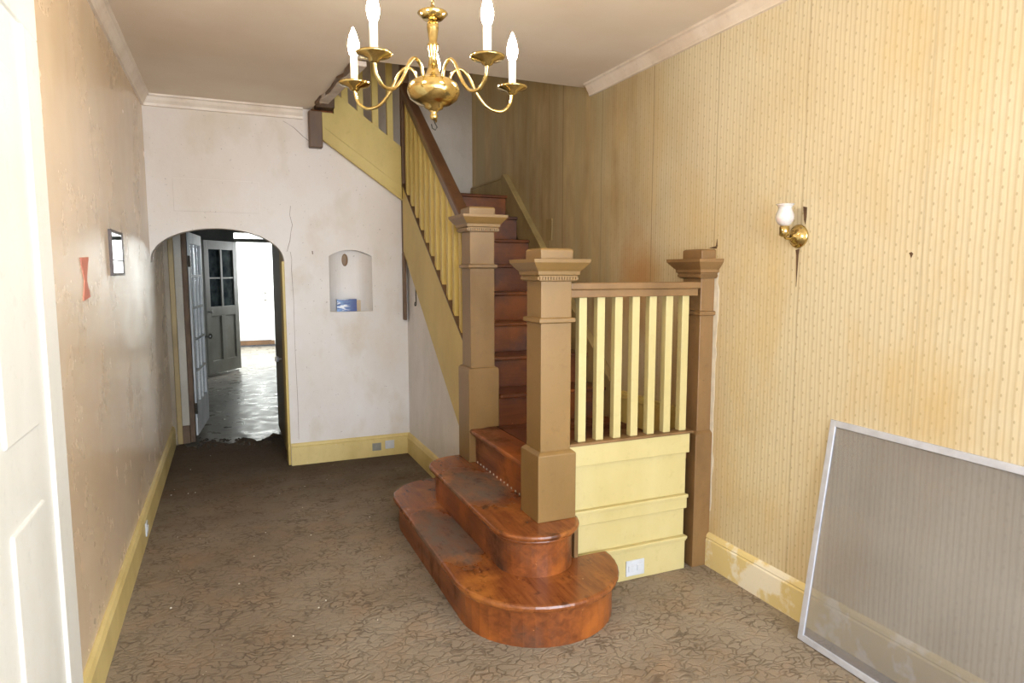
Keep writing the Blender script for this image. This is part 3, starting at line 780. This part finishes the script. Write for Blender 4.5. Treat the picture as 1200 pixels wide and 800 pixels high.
# short balustrade
y0 = 2.60
for i in range(7):
    x = 1.456 + 0.0955 * i
    MB().box(x, x + 0.040, y0 + 0.008, y0 + 0.043, 0.718, 1.388).build('baluster', 'yellow', ST, bevel=0.002)
MB().box(1.397, 2.105, y0 - 0.012, y0 + 0.062, 1.388, 1.423).build('under_rail', 'tan_old', ST, bevel=0.003)
MB().box(1.397, 2.112, y0 - 0.024, y0 + 0.074, 1.4235, 1.455).build('handrail', 'tan_old', ST, bevel=0.005, label='short level tan handrail')
MB().box(1.40, 2.10, y0 - 0.018, y0 + 0.060, 0.705, 0.718).build('bottom_rail', 'tan_old', ST, bevel=0.003)
for z0, z1, ya, xe in ((0.607, 0.7045, -0.010, 2.082), (0.392, 0.6065, 0.006, 2.074), (0.374, 0.3915, -0.014, 2.080), (0.318, 0.3735, -0.006, 2.078),
                       (0.176, 0.3175, 0.006, 2.070), (0.160, 0.1755, -0.016, 2.080), (0.148, 0.1595, -0.008, 2.078), (0.0, 0.1475, -0.002, 2.076)):
    MB().box(1.40, xe, y0 + ya, y0 + 0.05, z0, z1).build('panel_board', 'yellow', ST, bevel=0.003)

# ---------------------------------------------------------------- chandelier
CX, CY = 0.60, 2.0
CH = thing('chandelier', (CX, CY, ZC), 'five-armed polished brass chandelier with lit candle bulbs hanging from the ceiling', 'chandelier')
def zz(*a): return a
MB().lathe([(0.004, 1.965), (0.010, 1.968), (0.013, 1.978), (0.008, 1.986), (0.016, 1.994), (0.028, 2.000), (0.030, 2.008), (0.052, 2.014),
            (0.072, 2.028), (0.080, 2.046), (0.080, 2.056), (0.074, 2.072), (0.056, 2.084), (0.032, 2.092), (0.022, 2.104), (0.016, 2.125)],
           (CX, CY, 0), 32).build('bowl', 'brass', CH, smooth=True)
MB().lathe([(0.016, 2.125), (0.012, 2.150), (0.015, 2.156), (0.011, 2.162), (0.018, 2.172), (0.016, 2.182), (0.018, 2.188), (0.012, 2.195), (0.018, 2.235),
            (0.018, 2.248), (0.012, 2.252), (0.014, 2.258)],
           (CX, CY, 0), 20).build('column', 'brass', CH, smooth=True)
MB().lathe([(0.014, 2.258), (0.030, 2.262), (0.046, 2.278), (0.044, 2.281), (0.020, 2.274), (0.008, 2.284), (0.007, 2.300)],
           (CX, CY, 0), 24).build('top_dish', 'brass', CH, smooth=True)
for k in range(15):
    z = 2.312 + k * 0.026
    rot = Matrix.Rotation(0 if k % 2 else PI / 2, 3, 'Z') @ Matrix.Rotation(math.radians(8), 3, 'Y')
    MB().ring((CX, CY, z), 0.010, 0.0022, rot).build('chain_link', 'brass', CH, smooth=True)
MB().lathe([(0.008, 2.690), (0.030, 2.695), (0.055, 2.706), (0.060, 2.7195)], (CX, CY, 0), 24).build('canopy', 'brass', CH, smooth=True)
MB().tube([(CX, CY, 1.967), (CX + 0.004, CY, 1.955), (CX + 0.010, CY, 1.945), (CX + 0.004, CY, 1.936), (CX - 0.006, CY, 1.942), (CX - 0.008, CY, 1.953)], 0.0018, 6) \
    .build('pull_ring', 'darkmetal', CH, smooth=True)
def catmull(P, n=6):
    out = []
    P = [Vector(p) for p in P]
    Q = [P[0]] + P + [P[-1]]
    for i in range(1, len(Q) - 2):
        for k in range(n):
            t = k / n
            out.append(0.5 * ((2 * Q[i]) + (Q[i + 1] - Q[i - 1]) * t + (2 * Q[i - 1] - 5 * Q[i] + 4 * Q[i + 1] - Q[i + 2]) * t * t +
                              (-Q[i - 1] + 3 * Q[i] - 3 * Q[i + 1] + Q[i + 2]) * t ** 3))
    out.append(P[-1]); return out
RA = 0.262
az0 = math.atan2(CY, CX) + math.radians(-1.5)
for i in range(5):
    a = az0 + i * 2 * PI / 5
    ca, sa = math.cos(a), math.sin(a)
    P = lambda r, z: (CX + r * ca, CY + r * sa, z)
    arm = MB().tube(catmull([P(0.050, 2.080), P(0.060, 2.110), P(0.085, 2.126), P(0.112, 2.108), P(0.140, 2.060), P(0.178, 2.020),
                             P(0.222, 2.012), P(0.252, 2.035), P(0.262, 2.072)]), 0.0052, 10).build('arm', 'brass', CH, smooth=True)
    MB().lathe([(0.006, 0), (0.014, 0.004), (0.018, 0.012), (0.046, 0.020), (0.050, 0.026), (0.047, 0.026), (0.016, 0.020), (0.013, 0.022)],
               P(RA, 2.066), 20).build('drip_pan', 'brass', arm, smooth=True)
    MB().lathe([(0.0115, 0), (0.0115, 0.085), (0.009, 0.088)], P(RA, 2.085), 14).build('candle_sleeve', 'candle', arm, smooth=True)
    MB().lathe([(0.008, 0), (0.014, 0.010), (0.0175, 0.026), (0.0170, 0.040), (0.012, 0.062), (0.005, 0.080), (0.001, 0.088)],
               P(RA, 2.172), 14).build('bulb', 'bulb', arm, smooth=True)

# ---------------------------------------------------------------- wall sconce
SX, SY, SZ = XR, 2.09, 1.652
S = thing('wall_sconce', (SX, SY, SZ), 'brass wall sconce with frosted white glass shade on the papered wall', 'wall lamp')
rx = Matrix.Rotation(-PI / 2, 3, 'Y')
MB().lathe([(0.048, 0), (0.050, 0.006), (0.046, 0.012), (0.038, 0.014), (0.036, 0.022), (0.026, 0.030), (0.012, 0.034), (0.010, 0.042)],
           (SX, SY, SZ), 28, rx).build('backplate', 'brass', S, smooth=True)
MB().tube(catmull([(SX - 0.03, SY, SZ), (SX - 0.05, SY, SZ - 0.010), (SX - 0.075, SY, SZ - 0.008), (SX - 0.085, SY, SZ + 0.008)]), 0.006, 10).build('arm', 'brass', S, smooth=True)
MB().lathe([(0.010, 0), (0.019, 0.006), (0.020, 0.042), (0.014, 0.046)], (SX - 0.085, SY, SZ - 0.004), 18).build('socket_cup', 'brass', S, smooth=True)
MB().lathe([(0.013, 0), (0.025, 0.008), (0.034, 0.022), (0.037, 0.036), (0.035, 0.050), (0.029, 0.064), (0.026, 0.074), (0.029, 0.083), (0.036, 0.089), (0.035, 0.091),
            (0.027, 0.084), (0.023, 0.074), (0.02, 0.04)],
           (SX - 0.085, SY, SZ + 0.040), 26).build('shade', 'frost', S, smooth=True, label='frosted tulip glass shade')
# scars in the wallpaper under and above the sconce, torn edge beside the half newel
def rag(name, pts, mat, th=0.0015):
    return MB().prism(pts, 0, XR - th, XR + 0.001).build(name, mat, wr)
rag('wallpaper_tear', [(2.085, 1.60), (2.105, 1.595), (2.10, 1.575), (2.097, 1.50), (2.094, 1.44), (2.091, 1.50), (2.088, 1.575)], 'tear')
rag('wallpaper_tear', [(2.055, 1.77), (2.075, 1.775), (2.068, 1.72), (2.06, 1.70), (2.055, 1.73)], 'tear')
rag('wallpaper_tear', [(1.580, 1.566), (1.587, 1.572), (1.595, 1.569), (1.590, 1.560), (1.586, 1.552), (1.583, 1.560)], 'tear')
rag('wallpaper_tear', [(2.60, 1.617), (2.66, 1.622), (2.605, 1.630), (2.598, 1.665), (2.594, 1.63)], 'tear')
p1 = [(2.612, 1.50 - 0.045 * k) for k in range(28)]
p2 = [(2.585 - (0.016 * rnd.random()), 1.50 - 0.045 * k) for k in range(28)][::-1]
rag('torn_paper_edge', p1 + p2, 'torn')
# loose patch with flaps higher up the stair wall
MB().box(XR - 0.004, XR, 4.40, 4.50, 1.74, 1.90).build('paper_patch', 'skirt', wr, bevel=0.001)

# ---------------------------------------------------------------- window screen leaning on the wall
L, H, fwid, th = 1.16, 0.915, 0.026, 0.012
SR = thing('window_screen', (2.09, 1.885, 0.004), 'grey aluminium framed insect screen leaning against the papered wall', 'window screen')
def sbox(x0, x1, z0, z1, y0, y1, name, mat, par, **kw):
    # local frame: x along the wall towards the camera, z up the screen, y its thickness
    return MB().box(x0, x1, y0, y1, z0, z1).build(name, mat, None, **kw)
parts = [sbox(0, fwid, 0, H, 0, th, 'side_rail', 'alu', SR, bevel=0.002), sbox(L - fwid, L, 0, H, 0, th, 'side_rail', 'alu', SR, bevel=0.002),
         sbox(fwid, L - fwid, 0, fwid, 0, th, 'bottom_rail', 'alu', SR, bevel=0.002), sbox(fwid, L - fwid, H - fwid, H, 0, th, 'top_rail', 'alu', SR, bevel=0.002),
         sbox(fwid * 0.5, L - fwid * 0.5, fwid * 0.5, H - fwid * 0.5, th * 0.45, th * 0.55, 'mesh_panel', 'mesh', SR)]
for q in parts: q.parent = SR
SR.rotation_euler = (math.radians(-7.9), 0, math.radians(-90.8))
# local +y must face the wall: rotation about Z by -90 turns local x to -Y and local y to +X

# ---------------------------------------------------------------- small things
MR = thing('wall_mirror', (XL, 3.72, 1.59), 'small dark-framed mirror glass with a bright reflection on the left wall', 'mirror')
y0m, y1m, z0m, z1m = 3.53, 3.90, 1.485, 1.700
MB().box(XL, XL + 0.013, y0m, y0m + 0.018, z0m, z1m).box(XL, XL + 0.013, y1m - 0.018, y1m, z0m, z1m) \
    .box(XL, XL + 0.013, y0m + 0.018, y1m - 0.018, z0m, z0m + 0.014).box(XL, XL + 0.013, y0m + 0.018, y1m - 0.018, z1m - 0.014, z1m).build('frame', 'frame_dark', MR)
MB().box(XL, XL + 0.010, y0m + 0.018, y1m - 0.018, z0m + 0.014, z1m - 0.014).build('glass', 'mirror', MR)
MB().box(XL + 0.010, XL + 0.012, y0m + 0.018, y1m - 0.018, 1.555, 1.561).build('cross_bar', 'frame_dark', MR)

rp = MB().prism([(2.86, 1.555), (3.02, 1.560), (2.965, 1.49), (2.955, 1.47), (3.01, 1.405), (2.87, 1.395), (2.915, 1.47)], 0, XL, XL + 0.003)
tag(rp.build('paper_ribbon', 'red', origin=(XL, 2.90, 1.40)), 'faded red hourglass shaped paper scrap stuck on the left wall', 'paper')

bx = thing('printed_box', (0.858, YB + 0.048, NZ), 'small blue and white printed cardboard box standing in the wall niche', 'box')
q = MB().box(-0.078, 0.076, -0.022, 0.022, 0.001, 0.098).build('carton', 'bluecard', None, bevel=0.001); q.parent = bx
q = MB().box(0.0765, 0.108, -0.018, 0.020, 0.001, 0.088).build('end_flap', 'kraft', None, bevel=0.001); q.parent = bx

dc = MB().lathe([(0.025, 0.0), (0.025, 0.006), (0.021, 0.012), (0.010, 0.014)], (0, 0, 0), 20, Matrix.Diagonal((1.0, 1.0, 2.0)) @ Matrix.Rotation(PI / 2, 3, 'X'))
o = dc.build('wall_plate', 'tan_old', smooth=False); o.location = (0.862, YB + 0.118, 1.60)
tag(o, 'oblong brown cover plate at the top of the wall niche', 'plate')

def plate(loc, sx, sz, mat, label, cat, axis='y', sockets=True, group=None):
    o = thing('outlet_plate', loc, label, cat, group)
    q = MB().box(-sx / 2, sx / 2, -0.007, 0, 0, sz).build('cover', mat, None, bevel=0.002); q.parent = o
    if sockets:
        for k in (-1, 1):
            s_ = MB().box(k * sx * 0.24 - sx * 0.15, k * sx * 0.24 + sx * 0.15, -0.011, -0.007, sz * 0.3, sz * 0.7).build('socket', mat, None, bevel=0.002); s_.parent = o
    return o
plate((1.058, YB - 0.022, 0.052), 0.072, 0.062, 'greyplate', 'grey metal outlet plate in the yellow baseboard of the white wall', 'outlet')
plate((1.165, YB - 0.022, 0.058), 0.075, 0.068, 'plastic', 'white double outlet right of the grey plate in the baseboard', 'outlet')
plate((1.775, y0 - 0.002, 0.022), 0.105, 0.078, 'plastic', 'white outlet low on the yellow stair panel beside the lowest step', 'outlet')
o = plate((XL + 0.022, 4.03, 0.05), 0.06, 0.075, 'plastic', 'small pale outlet in the baseboard of the left wall', 'outlet'); o.rotation_euler = (0, 0, PI / 2)

hk = MB().tube(catmull([(1.328, 4.955, 1.44), (1.326, 4.96, 1.38), (1.326, 4.955, 1.27), (1.318, 4.945, 1.245), (1.308, 4.93, 1.255), (1.310, 4.925, 1.275)]), 0.004, 8)
tag(hk.build('wall_hook', 'darkmetal', smooth=True), 'thin dark wire hook hanging below the sloping stair stringer', 'hook')

# crumbs of plaster and dirt on the carpet
def crumbs(name, n, region, mat, label, r=(0.002, 0.006)):
    mb = MB(); R2 = random.Random(len(name))
    for _ in range(n):
        x = R2.uniform(region[0], region[1]); y = R2.uniform(region[2], region[3]); s = R2.uniform(*r)
        mb.lathe([(s, 0), (s * 0.9, s * 0.8), (s * 0.2, s * 1.2)], (x, y, 0.0), 5)
    o = mb.build(name, mat); tag(o, label, 'debris'); o['kind'] = 'stuff'; return o
crumbs('plaster_crumbs', 26, (-0.44, 0.75, 2.4, 5.9), 'debris', 'pale plaster crumbs scattered over the brown carpet', (0.002, 0.005))
crumbs('carpet_fluff', 40, (-0.3, 0.34, 6.05, 6.38), 'dirt', 'dark clumps of shredded carpet at the hall threshold', (0.006, 0.02))
